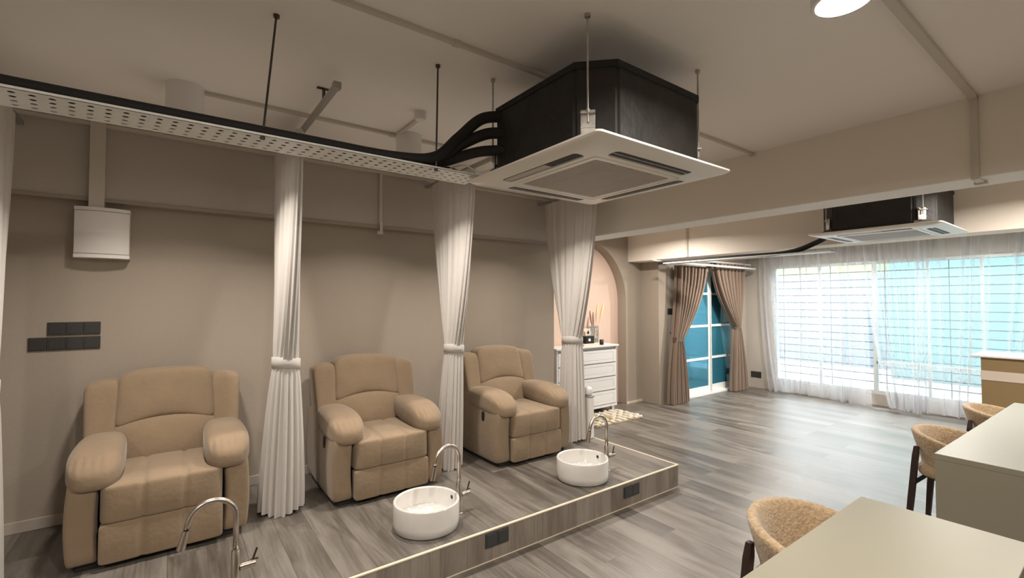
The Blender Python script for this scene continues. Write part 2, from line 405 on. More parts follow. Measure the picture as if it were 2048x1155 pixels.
# security grille outside the glass
t = thing('security_grille', 'white horizontal-bar security grille outside the window panes', 'window grille', (WX+.21, 0, .1))
bm = BM(); z = .2
while z < 2.25:
    box(bm, -.006, .006, WY0, WY1, z-.1-.007, z-.1+.007); z += .125
obj('bars', bm, 'grillepaint', t)
bm = BM(); y = WY1-.1
while y > WY0: box(bm, -.014, -.006, y-.005, y+.005, -.22, 2.14); y -= .745
obj('uprights', bm, 'grillepaint', t)
# ------------------------------------------------------------------ outside
struct('ground_outside', bx(WX+.18, 40, -25, 25, -.35, -.12), 'ground')
one('garden_wall', bx(13.0, 13.2, -12, 3.4, -.12, 3.1), 'aquawall', 'aqua painted wall seen through the right window panes', 'wall')
one('neighbour_building', bx(14.5, 17, 3.6, 14, -.12, 2.3), 'lilacwall', 'pale lilac building seen through the left window panes', 'building')
one('boundary_wall', bx(17.3, 17.9, 2.2, 12, -.12, 3.4), 'yellowwall', 'pale yellow wall rising behind the lilac building outside', 'wall')

# sliding door
t = bpy.data.objects.new('door_1', None); COL.objects.link(t); t['kind'] = 'structure'; t.location = (0, DY, 0)
bm = BM(); box(bm, DX0-.05, DX0+.03, -.02, .12, 0, DZ+.03); box(bm, DX1-.03, DX1+.05, -.02, .12, 0, DZ+.03)
box(bm, DX0+.03, DX1-.03, -.02, .12, DZ-.04, DZ+.03); box(bm, DX0+.03, DX1-.03, -.02, .12, 0, .03)
obj('door_frame', bm, 'doorframe', t)
mid = 7.56
for k, (a, b, yo) in enumerate(((DX0+.03, mid+.02, .02), (mid-.0, DX1-.03, .06))):
    fr = BM(); w = .05
    box(fr, a, a+w, yo, yo+.035, .03, DZ-.04); box(fr, b-w, b, yo, yo+.035, .03, DZ-.04)
    box(fr, a+w, b-w, yo, yo+.035, .03, .14); box(fr, a+w, b-w, yo, yo+.035, DZ-.09, DZ-.04)
    for z in (.615, 1.175, 1.73): box(fr, a+w, b-w, yo, yo+.035, z-.02, z+.02)
    lf = obj('door_leaf', fr, 'doorframe', t)
    obj('pane', bx(a+w-.005, b-w+.005, yo+.012, yo+.022, .13, DZ-.08), 'doorglass', lf)
obj('jamb_seal', bx(mid+.02, mid+.045, .0, .02, .03, DZ-.04), 'alu', t)
struct('wall_behind_door', bx(6.0, WX+.2, 5.1, 5.2, 0, CEIL), 'paint')

# ================================================================== RECLINERS
def groove(xs, depth, w=.012):
    def g(x): return sum(depth*math.exp(-((x-a)/w)**2) for a in xs)
    return g
def make_recliner(label):
    t = thing('recliner', label, 'recliner armchair', (0, 0, PH), 0, 'tan recliners on the platform')
    mt = 'recliner'
    obj('base', box(bx(-.37, .37, -.33, .36, .0, .05), -.27, .27, -.34, .30, .05, .42), 'black', t)
    for s in (-1, 1):
        # side panel: rounded slab whose top rises to the back
        def d(c, p, s=s):
            k = (c.y+.385)/.77
            if c.z > 0: c.z += (.02 + .09*math.sin(min(1, k*1.3)*PI*.5))*(c.z/.20)
            if c.z < 0 and k > .7: c.z += (k-.7)*.10
            c.x += s*.012*math.sin(max(0, min(1, (c.z+.2)/.42))*PI)
            return c
        obj('side_panel', pillow((.066, .385, .215), (s*.343, .01, .245), 12, 16, d), mt, t, smooth=True)
        # arm pad: puffy, drooping over the front
        def d2(c, p, s=s):
            k = -p.y
            fr = max(0, k)
            c.z *= 1.0 + .12*math.cos(p.y*PI*.5) - .1*max(0, p.y)
            c.z -= .054*fr**2.2 - .012*max(0, p.y)
            c.x *= 1.0 + .10*fr - .10*max(0, p.y)
            # gathered pleats near the front
            w = math.exp(-((p.y+.86)/.16)**2)
            c.z += .0045*w*math.sin(p.x*22)*(1 if p.z > 0 else 0)
            return c
        obj('arm_pad', pillow((.118, .318, .088), (s*.305, -.09, .525), 3.3, 20, d2), mt, t, smooth=True)
    g = groove((-.095, .095), .010, .013)
    def ds(c, p):
        if p.y < -.2: c.y += g(c.x)*min(1, (-p.y-.2)*2)
        if p.z > .2: c.z -= g(c.x)*min(1, (p.z-.2)*2)
        if p.z > 0: c.z += .014*(1-(p.x)**2)*(1-p.y**2)
        if p.y < 0: c.y -= .012*(1-p.z**2)*(1-p.x**2)
        return c
    obj('seat_cushion', pillow((.276, .31, .103), (0, -.095, .338), 16, 48, ds), mt, t, smooth=True)
    def df(c, p):
        if p.y < -.2: c.y += g(c.x)
        c.y -= .006*(1-p.z**2)
        return c
    obj('footrest', pillow((.276, .04, .103), (0, -.362, .136), 18, 44, df), mt, t, smooth=True)
    # back: everything leans
    def lean(c, z0): c.y += (c.z+z0-.45)*.26; return c
    def dl(c, p):
        if p.z > 0: c.z += .045*(1-p.x**2)*p.z - .012
        c.y -= .03*(1-p.z**2)*(1-p.x**2)
        c.x *= 1 + .02*p.z
        return lean(c, .52)
    obj('lumbar_cushion', pillow((.278, .085, .13), (0, .165, .52), 7, 18, dl), mt, t, smooth=True)
    def du(c, p):
        if p.z < 0: c.z += .06*(1-p.x**2)*(-p.z) - .0
        if p.z > 0: c.z += .022*(1-p.x**2)*p.z
        c.y -= .018*(1-p.z**2)*(1-p.x**2)
        c.x *= 1 - .03*p.z
        return lean(c, .775)
    obj('head_cushion', pillow((.258, .085, .168), (0, .165, .775), 9, 18, du), mt, t, smooth=True)
    for s in (-1, 1):
        def dw(c, p, s=s):
            c.x *= 1 + .22*max(-1, p.z)*.5
            c.x -= s*.0
            if p.z > 0: c.z -= .018*max(0, s*p.x)*p.z
            if p.x*s > 0 and p.z < -.4: c.z += 0
            # pleats on the outer edge
            w = math.exp(-((p.z-.8)/.25)**2)*max(0, s*p.x)
            c.y += .003*w*math.sin(c.z*160)
            return lean(c, .70)
        obj('back_wing', pillow((.080, .092, .222), (s*.330, .175, .69), 7, 18, dw), mt, t, smooth=True)
    def dk(c, p): return lean(c, .5)
    obj('back_shell', pillow((.385, .04, .37), (0, .245, .50), 10, 10, dk), mt, t, smooth=True)
    lv = obj('recline_latch', pillow((.006, .021, .042), (-.418, -.15, .405), 3.2, 8), 'slot', t, smooth=True)
    return t
rec = make_recliner('tan recliner nearest the left edge, beside the wall switch plates')
rec.location = (-.016, 3.64, PH)
dup(rec, (1.31, 3.64, PH), 'tan recliner in the middle, between two white tied-back curtains')
dup(rec, (2.635, 3.61, PH), 'tan recliner farthest along the platform, nearest the white dresser')

# ================================================================== CURTAINS (white, tied back)
def drape(bm, ztop, zt, zb, cx, cys, ax, ay, npl, seed, amp=.14, n=220, m=46, rot=0, jag=0):
    """closed pleated bundle. cys: centre y at top,tie,bottom; ax, ay: half sizes at top,tie,bottom"""
    rnd = random.Random(seed); ph = [rnd.uniform(0, 6.28) for _ in range(6)]
    rings = []
    for i in range(m+1):
        k = i/m; z = ztop + (zb-ztop)*k
        kt = (ztop-zt)/(ztop-zb)
        if k < kt:
            u = k/kt; w = u**1.7; A = [ax[0]*(1-w)+ax[1]*w, ay[0]*(1-w)+ay[1]*w, cys[0]*(1-u**1.4)+cys[1]*u**1.4]
        else:
            u = (k-kt)/(1-kt); w = 1-(1-u)**1.5; A = [ax[1]*(1-w)+ax[2]*w, ay[1]*(1-w)+ay[2]*w, cys[1]*(1-u)+cys[2]*u]
        pin = 1-.75*math.exp(-((k-kt)/.035)**2)
        ring = []
        for j in range(n):
            a = 2*PI*j/n
            pl = math.sin(npl*a+ph[0]+.5*math.sin(2*a+ph[1])) + .4*math.sin((npl*1.7//1)*a+ph[2]+k*1.2) + .25*math.sin(3*a+ph[3]+2*k)
            q = amp*pl*pin*(.55+.45*abs(k-kt)*2)
            mn = min(A[0], A[1])
            x = A[0]*math.cos(a); y = A[1]*math.sin(a)
            nx, ny = math.cos(a)/max(A[0], .001), math.sin(a)/max(A[1], .001); L = math.hypot(nx, ny)
            s = q*max(mn, .05)
            ring.append((cx+x+nx/L*s, A[2]+y+ny/L*s, z + (.012*math.sin(3*a+ph[4])*k if i == m else 0)))
        rings.append(ring)
    return loft(bm, rings, cap1=False)
def white_curtain(x, ytop, ytie, ybot, ztie, ax, ay, label, seed):
    t = thing('tied_curtain', label, 'curtain', (x, 0, 0), 0, 'white tied-back curtains between the recliners')
    cy = ((ytop[0]+ytop[1])/2, ytie, ybot); ayt = ((ytop[1]-ytop[0])/2, ay[0], ay[1])
    obj('cloth', drape(BM(), 2.665, ztie, PH+.012, 0, cy, ax, ayt, 19, seed, amp=.13), 'curtain', t, smooth=True)
    # tie band
    rings = []
    r0, r1 = ax[1]+.006, ay[0]+.006
    for dz, g in ((-.035, 0), (-.033, .004), (.033, .004), (.035, 0), (.033, -.003), (-.033, -.003), (-.035, 0)):
        rings.append([((r0+g)*math.cos(a), ytie+(r1+g)*math.sin(a), ztie+dz+.012*math.cos(a+2.5)) for a in [2*PI*i/48 for i in range(48)]])
    obj('tie_band', loft(BM(), rings), 'curtain', t, smooth=True)
    return t
white_curtain(.62, (3.05, 3.84), 3.40, 3.50, 1.19, (.04, .078, .135), (.078, .13), 'white tied-back curtain between the nearest recliner and the middle one', 3)
white_curtain(1.93, (3.15, 3.86), 3.47, 3.56, 1.20, (.04, .075, .105), (.08, .12), 'white tied-back curtain between the middle recliner and the farthest one', 5)
white_curtain(3.33, (3.16, 3.92), 3.50, 3.50, 1.20, (.045, .10, .125), (.10, .12), 'white tied-back curtain in front of the dresser and arch, at the platform end', 9)
white_curtain(-.765, (2.95, 3.84), 3.34, 3.36, 1.19, (.04, .078, .10), (.078, .10), 'white tied-back curtain cut off by the left edge of the photo', 9)
for x, lb in ((.655, 'grey aluminium curtain track on the ceiling left of the round junction box'), (1.95, 'grey curtain track on the ceiling behind the black pipes'),
              (3.33, 'curtain track on the ceiling behind the near air conditioner'), (-.765, 'curtain track on the ceiling beyond the left edge')):
    t = thing('curtain_track', lb, 'curtain track', (x, 2.4, 2.675), 0)
    bm = BM(); box(bm, -.014, .014, 0, 1.64, 0, .028, bev=.002); obj('rail', bm, 'track', t)
    obj('end_cap', bx(-.019, .019, -.02, .015, -.004, .032, bev=.003), 'track', t)
    for yy in (.25, 1.2):
        bm = BM(); box(bm, -.006, .006, yy-.012, yy+.012, .028, CEIL-2.675); box(bm, -.035, .035, yy-.012, yy+.012, CEIL-2.675-.004, CEIL-2.675)
        cyl(bm, (.03, yy, .05), (.03, yy, .095), .004, n=8); obj('bracket', bm, 'darksteel', t)

# ================================================================== BASINS, FAUCETS
def basin(x, y, label):
    t = thing('foot_basin', label, 'basin', (x, y, PH), 0, 'white round basins on the platform')
    r = .205; h = .165
    prof = [(0.001, .0), (r-.012, .0), (r, .008), (r+.002, .05), (r+.002, h-.008), (r-.001, h-.002), (r-.007, h), (r-.014, h-.002), (r-.018, h-.01), (r-.02, .06), (r-.045, .035), (.12, .027), (.03, .024), (.001, .024)]
    obj('bowl', lathe(BM(), prof, 72), 'ceramic', t, smooth=True)
    bm = BM(); cyl(bm, (0, 0, .024), (0, 0, .03), .026, n=28); obj('drain', bm, 'steel', t, autosmooth=40)
    bm = BM(); cyl(bm, (.190, .01, .125), (.183, .01, .125), .012, n=20); obj('overflow_hole', bm, 'slot', t)
    return t
basin(1.318, 2.715, 'white round ceramic foot basin in front of the middle recliner')
basin(2.676, 2.70, 'white round ceramic foot basin in front of the farthest recliner')
def faucet(x, y, label, rz):
    t = thing('faucet', label, 'faucet', (x, y, PH), rz, 'gooseneck faucets on the platform')
    bm = lathe(BM(), [(.001, 0), (.028, 0), (.028, .006), (.02, .01), (.0195, .2), (.0165, .204), (.0165, .21), (.001, .21)], 28)
    obj('body', bm, 'steel', t, autosmooth=40)
    span = .195; r = span/2; zc = .455-r+.01
    pts = [(0, 0, .2), (0, 0, zc)]+[(-r+r*math.cos(a), 0, zc+r*math.sin(a)) for a in [PI*.95*i/20 for i in range(1, 21)]]
    e = Vector(pts[-1]); dirv = (e-Vector(pts[-2])).normalized(); pts.append(e+dirv*.02)
    obj('gooseneck', tube(BM(), pts, .0132, 16), 'steel', t, smooth=True)
    e2 = e+dirv*.02
    bm = BM(); cyl(bm, e2, e2+dirv*.008, .0105, n=20); obj('hose_collar', bm, 'slot', t, autosmooth=40)
    e3 = e2+dirv*.008
    bm = BM(); cyl(bm, e3, e3+dirv*.085, .0145, .018, n=24); obj('spray_head', bm, 'steel', t, autosmooth=40)
    bm = BM(); cyl(bm, (.018, 0, .115), (.055, 0, .115), .0175, n=24); cyl(bm, (.058, 0, .115), (.085, 0, .115), .0175, n=24); cyl(bm, (.054, 0, .115), (.059, 0, .115), .015, n=20)
    h = obj('handle', bm, 'steel', t, autosmooth=40)
    bm = BM(); cyl(bm, (.072, 0, .128), (.092, -.0, .185), .005, n=12); box(bm, .064, .098, -.006, .006, .13, .136, bev=.002)
    obj('lever', bm, 'darksteel', h, autosmooth=40)
    return t
faucet(1.565, 2.738, 'brushed steel gooseneck faucet over the basin of the middle recliner', R(10))
faucet(2.95, 2.69, 'brushed steel gooseneck faucet over the basin of the farthest recliner', R(0))
faucet(.268, 2.64, 'brushed steel gooseneck faucet without basin in front of the nearest recliner', R(2))

# ================================================================== AIR CONDITIONERS
def slot_shape(bm, x0, x1, y0, y1, z0, z1):
    return box(bm, x0, x1, y0, y1, z0, z1, bev=min(x1-x0, y1-y0)*.3, seg=3)
def sq(h, z, c, n=6):
    """rounded square ring"""
    pts = []
    for q, (sx, sy) in enumerate(((1, 1), (-1, 1), (-1, -1), (1, -1))):
        for i in range(n+1):
            a = PI/2*q + PI/2*i/n
            pts.append((sx*(h-c)+c*math.cos(a), sy*(h-c)+c*math.sin(a), z))
    return pts
def cassette(x, y, z, label, rodlen, hb=.35):
    """origin at the centre of the panel underside"""
    t = thing('cassette_air_conditioner', label, 'air conditioner', (x, y, z), 0, 'ceiling cassette air conditioners')
    H = .475
    rings = [sq(.30, .035, .01), sq(H-.02, .034, .02), sq(H, .030, .03), sq(H, .022, .03), sq(H-.012, .014, .035), sq(.40, .004, .05), sq(.315, .0, .03), sq(.305, .0, .02), sq(.302, .008, .02), sq(.296, .008, .02), sq(.293, .0, .02), sq(.265, .0, .012), sq(.262, .012, .012), sq(.001, .012, .0005)]
    p = obj('fascia', loft(BM(), rings, cap0=True), 'acwhite', t, autosmooth=30)
    cs = []
    for k in range(4):
        c, s = math.cos(PI/2*k), math.sin(PI/2*k)
        bm = BM(); slot_shape(bm, -.27, .27, -.392, -.330, -.02, .029)
        bmesh.ops.rotate(bm, verts=bm.verts, cent=(0, 0, 0), matrix=Matrix.Rotation(PI/2*k, 3, 'Z'))
        cs.append(bm)
    cut(p, cs)
    for k in range(4):
        mtx = Matrix.Rotation(PI/2*k, 3, 'Z')
        bm = BM(); box(bm, -.266, .266, -.388, -.334, .0050, .028, bev=.003); bmesh.ops.rotate(bm, verts=bm.verts, cent=(0, 0, 0), matrix=mtx)
        sl = obj('air_outlet', bm, 'slot', t)
        bm = BM()
        if k == 3: box(bm, -.262, .06, -.384, -.338, .0035, .0055); mm = 'acgrille'
        else: box(bm, -.262, .262, -.366, -.361, .003, .0055); mm = 'acbody'
        bmesh.ops.rotate(bm, verts=bm.verts, cent=(0, 0, 0), matrix=mtx)
        obj('louvre', bm, 'galv' if k != 3 else 'acgrille', sl)
    bm = BM(); n = 40
    for i in range(n):
        yy = -.255+.51*(i+.5)/n; box(bm, -.26, .26, yy-.0042, yy+.0042, .001, .010)
    for yy in (-.13, 0, .13): box(bm, yy-.004, yy+.004, -.26, .26, .0, .010)
    obj('intake_grille', bm, 'acgrille', t)
    # insulated body, chamfered corners
    b, c = .41, .125
    oc = [(b, -b+c), (b, b-c), (b-c, b), (-b+c, b), (-b, b-c), (-b, -b+c), (-b+c, -b), (b-c, -b)]
    bm = BM(); plate_poly(bm, oc, (.036, hb), 2)
    bmesh.ops.bevel(bm, geom=[e for e in bm.edges], offset=.012, segments=2, affect='EDGES')
    bo = obj('insulated_body', bm, 'acbody', t, autosmooth=35)
    bm = BM(); plate_poly(bm, [(u*1.03, v*1.03) for u, v in oc], (.034, .06), 2); obj('foam_skirt', bm, 'black', t)
    bm = BM(); plate_poly(bm, [(u*1.012, v*1.012) for u, v in oc], (hb-.025, hb+.003), 2); obj('top_tape', bm, 'black', t)
    for k, (sx, sy) in enumerate(((-1, -1), (1, -1), (1, 1), (-1, 1))):
        px, py = sx*(b-c/2+.012)+sx*.024, sy*(b-c/2+.012)-sy*.024
        d = Vector((sx, sy, 0)).normalized(); e = Vector((-sy, sx, 0)).normalized()
        bm = BM(); box(bm, -.030, .030, -.004, .002, .065, .165, bev=.003); box(bm, -.030, .030, -.022, .0, .145, .149)
        box(bm, -.030, .030, -.006, -.003, .09, .094)
        for xx in (-.018, .018): cyl(bm, (xx, -.004, .155), (xx, -.010, .155), .006, n=8)
        mtx = Matrix((e, -d, Vector((0, 0, 1)))).transposed()
        bmesh.ops.transform(bm, matrix=mtx.to_4x4(), verts=bm.verts); bmesh.ops.translate(bm, vec=(px, py, 0), verts=bm.verts)
        obj('bracket', bm, 'galv', t, autosmooth=40)
        bm = BM(); q = Vector((px, py, 0))+d*.014
        cyl(bm, q+Vector((0, 0, .11)), q+Vector((0, 0, rodlen)), .0042, n=10)
        cyl(bm, q+Vector((0, 0, .15)), q+Vector((0, 0, .162)), .009, n=8); cyl(bm, q+Vector((0, 0, rodlen-.015)), q+Vector((0, 0, rodlen)), .012, n=10)
        obj('hanging_rod', bm, 'galv', t, autosmooth=40)
    return t
cassette(1.74, 1.665, 2.215, 'black insulated cassette air conditioner with cream grille panel, nearest, over the recliners', CEIL-2.215, .37)
cassette(5.30, 1.40, 2.20, 'black insulated cassette air conditioner near the window, partly behind the cross beam', CEIL-2.20, .37)

# ================================================================== CABLE TRAYS
def tray(name, x0, x1, y0, y1, z, label, along, material='perforated', lip=.010):
    """perforated tray whose length runs along axis 'along'"""
    t = thing(name, label, 'cable tray', (x0, y0, z))
    L, Wd = (x1-x0, y1-y0) if along == 0 else (y1-y0, x1-x0)
    bm = BM()
    def P(u, v, w): return (u, v, w) if along == 0 else (v, u, w)
    def pbox(u0, u1, v0, v1, w0, w1):
        a = P(u0, v0, w0); b = P(u1, v1, w1); box(bm, min(a[0], b[0]), max(a[0], b[0]), min(a[1], b[1]), max(a[1], b[1]), w0, w1)
    pbox(0, L, 0, Wd, 0, .0015); pbox(0, L, 0, .0015, 0, lip); pbox(0, L, Wd-.0015, Wd, 0, lip)
    obj('channel', bm, material, t)
    return t
TZ = 2.262
tray('cable_tray', XL+.02, 1.33, 2.075, 2.275, TZ, 'long white perforated cable tray carrying black pipes above the recliners', 0)
tray('cable_tray', 5.56, 5.74, 1.95, 4.0, 2.125, 'white cable tray under the far beam, above the brown curtains', 1, 'white_metal', .014)
# threaded rods carrying the first tray
for (x, y, x2, y2, lb) in ((.326, 2.077, .283, 2.085, 'thin dark hanging rod left of the aluminium curtain track'), (1.045, 2.05, 1.055, 2.085, 'thin dark hanging rod left of the black hoses')):
    bm = BM(); cyl(bm, (x, y, CEIL), (x2, y2, TZ+.002), .0045, n=10); cyl(bm, (x, y, CEIL-.012), (x, y, CEIL), .012, n=12)
    cyl(bm, (x2, y2, TZ-.012), (x2, y2, TZ+.006), .009, n=6)
    one('hanging_rod', bm, 'darksteel', lb, 'rod')
# insulated hoses lying on the tray, rising into the air conditioner
def hose(pts, r, label, r2=None):
    P = smoothpath(pts, 10); n = len(P); r2 = r2 or r
    rr = [r+(r2-r)*min(1, max(0, (p.x-.7)/.45)) for p in P]
    return one('insulated_pipe', tube(BM(), P, rr, 14), 'black', label, 'pipe', 'black pipes on the cable tray', smooth=True)
zt = TZ+.025
hose([(XL+.05, 2.098, zt), (-1, 2.098, zt), (0, 2.098, zt), (.5, 2.098, zt), (.85, 2.098, zt+.003), (1.05, 2.09, zt+.035), (1.16, 2.05, zt+.14), (1.25, 1.98, zt+.235), (1.35, 1.93, zt+.26)], .022, 'black insulated pipe arching highest into the near air conditioner', .028)
hose([(XL+.05, 2.150, zt), (-1, 2.150, zt), (0, 2.150, zt), (.5, 2.150, zt), (.85, 2.155, zt+.003), (1.07, 2.135, zt+.035), (1.19, 2.06, zt+.12), (1.28, 1.97, zt+.165), (1.36, 1.90, zt+.165)], .022, 'black insulated pipe in the middle of the three going into the near air conditioner', .028)
hose([(XL+.05, 2.200, zt-.002), (-1, 2.200, zt-.002), (0, 2.200, zt-.002), (.5, 2.200, zt-.002), (.9, 2.205, zt), (1.1, 2.16, zt+.03), (1.25, 2.0, zt+.075), (1.37, 1.88, zt+.075)], .021, 'black insulated pipe lowest of the three going into the near air conditioner', .026)
one('cable', tube(BM(), smoothpath([(.9, 2.245, TZ+.012), (1.08, 2.23, TZ+.03), (1.16, 2.17, TZ+.045), (1.25, 2.16, TZ+.03), (1.31, 2.12, TZ+.012), (1.33, 2.03, TZ+.01), (1.36, 1.98, TZ+.05)]), .005, 8), 'black', 'thin black cable looping off the tray end', 'cable', smooth=True)
one('cable', tube(BM(), smoothpath([(1.0, 2.24, TZ+.008), (1.14, 2.2, TZ+.03), (1.22, 2.1, TZ+.05), (1.30, 2.07, TZ+.02), (1.34, 2.0, TZ+.03)]), .004, 8), 'whiteplastic', 'thin white cable at the tray end by the air conditioner', 'cable', smooth=True)
for dx, r, lb in ((.04, .022, 'black insulated pipe on the far tray nearest the beam edge'), (.10, .02, 'black insulated pipe in the middle of the far tray')):
    one('insulated_pipe', tube(BM(), smoothpath([(5.56+dx, 4.1, 2.149), (5.56+dx, 3.0, 2.149), (5.56+dx, 2.4, 2.151), (5.56+dx*.8, 2.08, 2.24), (5.5, 1.86, 2.33)]), r, 12), 'black', lb, 'pipe', 'black pipes on the far tray', smooth=True)
one('cable', tube(BM(), smoothpath([(5.66, 4.25, 2.20), (5.72, 3.9, 2.14), (5.715, 3.6, 2.165), (5.72, 3.2, 2.14), (5.715, 2.8, 2.165), (5.72, 2.3, 2.14)]), .009, 8), 'whiteplastic', 'white cable wandering along the far tray', 'cable', smooth=True)

# ================================================================== LAMPS
for x, y, lb in LAMPS:
    t = thing('cylinder_ceiling_lamp', lb, 'ceiling lamp', (x, y, CEIL), 0, 'white cylinder ceiling lamps')
    h = .22; r = .088
    prof = [(.001, 0), (r, 0), (r, -h+.003), (r-.003, -h), (r-.012, -h), (r-.016, -h+.025), (.001, -h+.03)]
    obj('lamp_shade', lathe(BM(), prof, 48), 'whiteplastic', t, autosmooth=40)
    bm = BM(); cyl(bm, (0, 0, -h+.022), (0, 0, -h+.006), r-.017, n=40); obj('diffuser', bm, 'glow', t)
    ld = bpy.data.lights.new('lamp_light', 'AREA'); ld.shape = 'DISK'; ld.size = .14; ld.energy = LAMP_W*(2.9 if x > 7 else 2.0 if x > 4 else 1.4 if y < 2 else .78); ld.color = LAMP_COL; ld.spread = R(170 if x > 4 or y < 2 else 128)
    lo = bpy.data.objects.new('lamp_light', ld); COL.objects.link(lo); lo.location = (0, 0, -h-.002); lo.parent = t

# ================================================================== CONDUITS AND WALL BITS
def conduit(segs, label, w=.022, material='conduit', name='conduit'):
    """segs: list of boxes"""
    bm = BM()
    for s in segs: box(bm, *s, bev=.002)
    return one(name, bm, material, label, 'conduit')
c = CEIL
t = thing('ceiling_conduit', 'painted conduit along the ceiling ending in a round junction box', 'conduit', (0, 0, 0))
bm = BM(); box(bm, .12, 3.3, 3.065, 3.095, c-.018, c, bev=.002); box(bm, 1.235, 1.262, 2.64, 3.07, c-.018, c, bev=.002); box(bm, 1.2, 1.3, 3.06, 3.10, c-.022, c, bev=.002); obj('run', bm, 'conduit', t)
bm = BM(); cyl(bm, (1.22, 2.63, c-.045), (1.22, 2.63, c), .036, n=28); cyl(bm, (1.22, 2.63, c-.05), (1.22, 2.63, c-.044), .031, n=28); obj('junction_box', bm, 'whiteplastic', t, autosmooth=40)
conduit([(-2.5, 3.66, 1.80, 1.822, c-.018, c), (1.0, 1.03, 1.795, 1.827, c-.02, c), (3.645, 3.68, 1.795, 1.827, c-.03, c)], 'painted conduit along the ceiling passing over the near air conditioner')
conduit([(-2.5, 3.68, .54, .575, c-.02, c), (3.66, 3.68, .54, .575, 2.31, c), (3.66, 3.84, .54, .575, 2.29, 2.31), (3.80, 3.845, .53, .585, 2.284, 2.31)], 'painted conduit crossing the ceiling and dropping down the cross beam at right')
yb = LW-.05
conduit([(XL+.1, 3.6, yb-.03, yb, c-.03, c-.005)], 'painted trunking along the top of the left wall')
conduit([(XL+.1, -.445, yb-.012, yb+.05, 2.250, 2.274), (-.368, 3.595, yb-.012, yb+.05, 2.250, 2.274)], 'painted trunking along the lower edge of the left wall beam', material='wallpaper')
conduit([(-.445, -.368, yb-.042, yb, 2.207, c), (-.445, -.368, yb, LW, 2.207, 2.274)], 'wide painted duct dropping to the white wall unit', name='wall_duct')
conduit([(1.477, 1.503, yb-.026, yb-.0, 2.292, c-.03), (1.477, 1.503, yb-.04, yb-.022, 2.215, 2.30), (1.455, 1.503, yb-.045, yb-.02, 2.195, 2.22)], 'short vertical conduit on the left wall between curtains')
conduit([(5.79, 5.81, 3.765, 3.795, 2.22, CEIL)], 'vertical conduit on the far cross beam')
# white curved wall unit
t = thing('wall_unit', 'white curved-front wall unit above the switch plates', 'wall unit', (-.374, LW, 1.88))
def curved(bm, hw, z0, z1, dep, n=16):
    pts = [(-hw, 0)]+[(-hw+2*hw*i/n, -dep+.028*(2*i/n-1)**2) for i in range(n+1)]+[(hw, 0)]
    return plate_poly(bm, pts, (z0, z1), 2)
obj('body', curved(BM(), .136, .028, .300, .115), 'whiteplastic', t, autosmooth=30)
obj('seam', curved(BM(), .134, .022, .306, .110), 'dgroove', t)
obj('bottom_cap', curved(BM(), .138, 0, .024, .115), 'whiteplastic', t, autosmooth=30)
obj('top_cap', curved(BM(), .138, .304, .326, .115), 'whiteplastic', t, autosmooth=30)
# switch and socket plates
def gang(name, x, y, z, w, h, axis, label, group=None, material='plate', kind='switch', parts=1):
    t = thing(name, label, kind, (x, y, z), 0, group)
    if axis == 1:
        obj('plate', bx(-w/2, w/2, -.009, 0, -h/2, h/2, bev=.002), material, t)
        for i in range(parts):
            a = -w/2+w*i/parts+.008; obj('rocker' if kind == 'switch' else 'socket_face', bx(a, a+w/parts-.016, -.0115, -.008, -h/2+.008, h/2-.008, bev=.001), 'plate2', t)
    else:
        obj('plate', bx(-.009, 0, -w/2, w/2, -h/2, h/2, bev=.002), material, t)
        obj('socket_face', bx(-.0115, -.008, -w/2+.008, w/2-.008, -h/2+.008, h/2-.008, bev=.001), 'plate2', t)
    return t
pos = ['leftmost', 'middle', 'rightmost']
for i in range(3):
    gang('switch_plate', -.590+i*.0845, LW, 1.425, .083, .083, 1, f'dark square switch plate, {pos[i]} of the upper row of three', 'dark wall switch plates')
pos = ['leftmost', 'second from left', 'third from left', 'rightmost']
for i in range(4):
    gang('switch_plate', -.674+i*.0845, LW, 1.331, .083, .083, 1, f'dark square switch plate, {pos[i]} of the lower row of four', 'dark wall switch plates')
gang('socket', 1.61, PY0, .133, .086, .086, 1, 'charcoal socket on the riser below the middle basin, left of the pair', 'riser sockets', 'plate2', 'socket')
gang('socket', 1.697, PY0, .133, .086, .086, 1, 'charcoal socket on the riser below the middle basin, right of the pair', 'riser sockets', 'plate2', 'socket')
gang('socket', 2.933, PY0, .118, .18, .085, 1, 'wide charcoal socket on the riser near the platform end', 'riser sockets', 'plate2', 'socket', 2)
gang('switch_plate', 6.40, DY, 1.441, .12, .09, 1, 'small dark switch plate on the wall left of the brown curtains', None, 'plate', 'switch')
gang('socket', WX, 4.32, .24, .19, .11, 0, 'dark socket low on the wall between brown curtain and window', None, 'plate', 'socket')

# ================================================================== DRESSER AND THINGS ON IT
DZT = .965; dx0, dx1, dy0, dy1 = 4.15, 5.33, 4.66, 4.98
t = thing('dresser', 'white chest of four wide drawers in the arched niche', 'dresser', (dx0, dy0, 0))
w = dx1-dx0; dd = dy1-dy0
bm = BM(); box(bm, 0, .022, .0, dd, .07, DZT-.025); box(bm, w-.022, w, .0, dd, .07, DZT-.025); box(bm, .022, w-.022, .02, dd, .07, DZT-.025); box(bm, -.0, w, -.006, .03, .07, .10)
obj('body', bm, 'dresser', t)
obj('top', bx(-.03, w+.025, -.03, dd, DZT-.025, DZT, bev=.004), 'dresser', t)
dh = (DZT-.06-.105)/4
for k in range(4):
    z0 = .105+k*dh+.008; z1 = z0+dh-.016
    bm = BM(); box(bm, .026, w-.026, -.004, .022, z0, z1, bev=.002)
    d = obj('drawer', bm, 'dresser', t)
    cut(d, [bx(.07, w-.07, -.02, -.0005, z0+.035, z1-.035)])
    obj('drawer_panel', bx(.078, w-.078, -.003, .001, z0+.043, z1-.043, bev=.001), 'dresser', d)
    obj('drawer_gap', bx(.024, w-.024, .012, .021, z1-.001, z1+.016), 'dgroove', t)
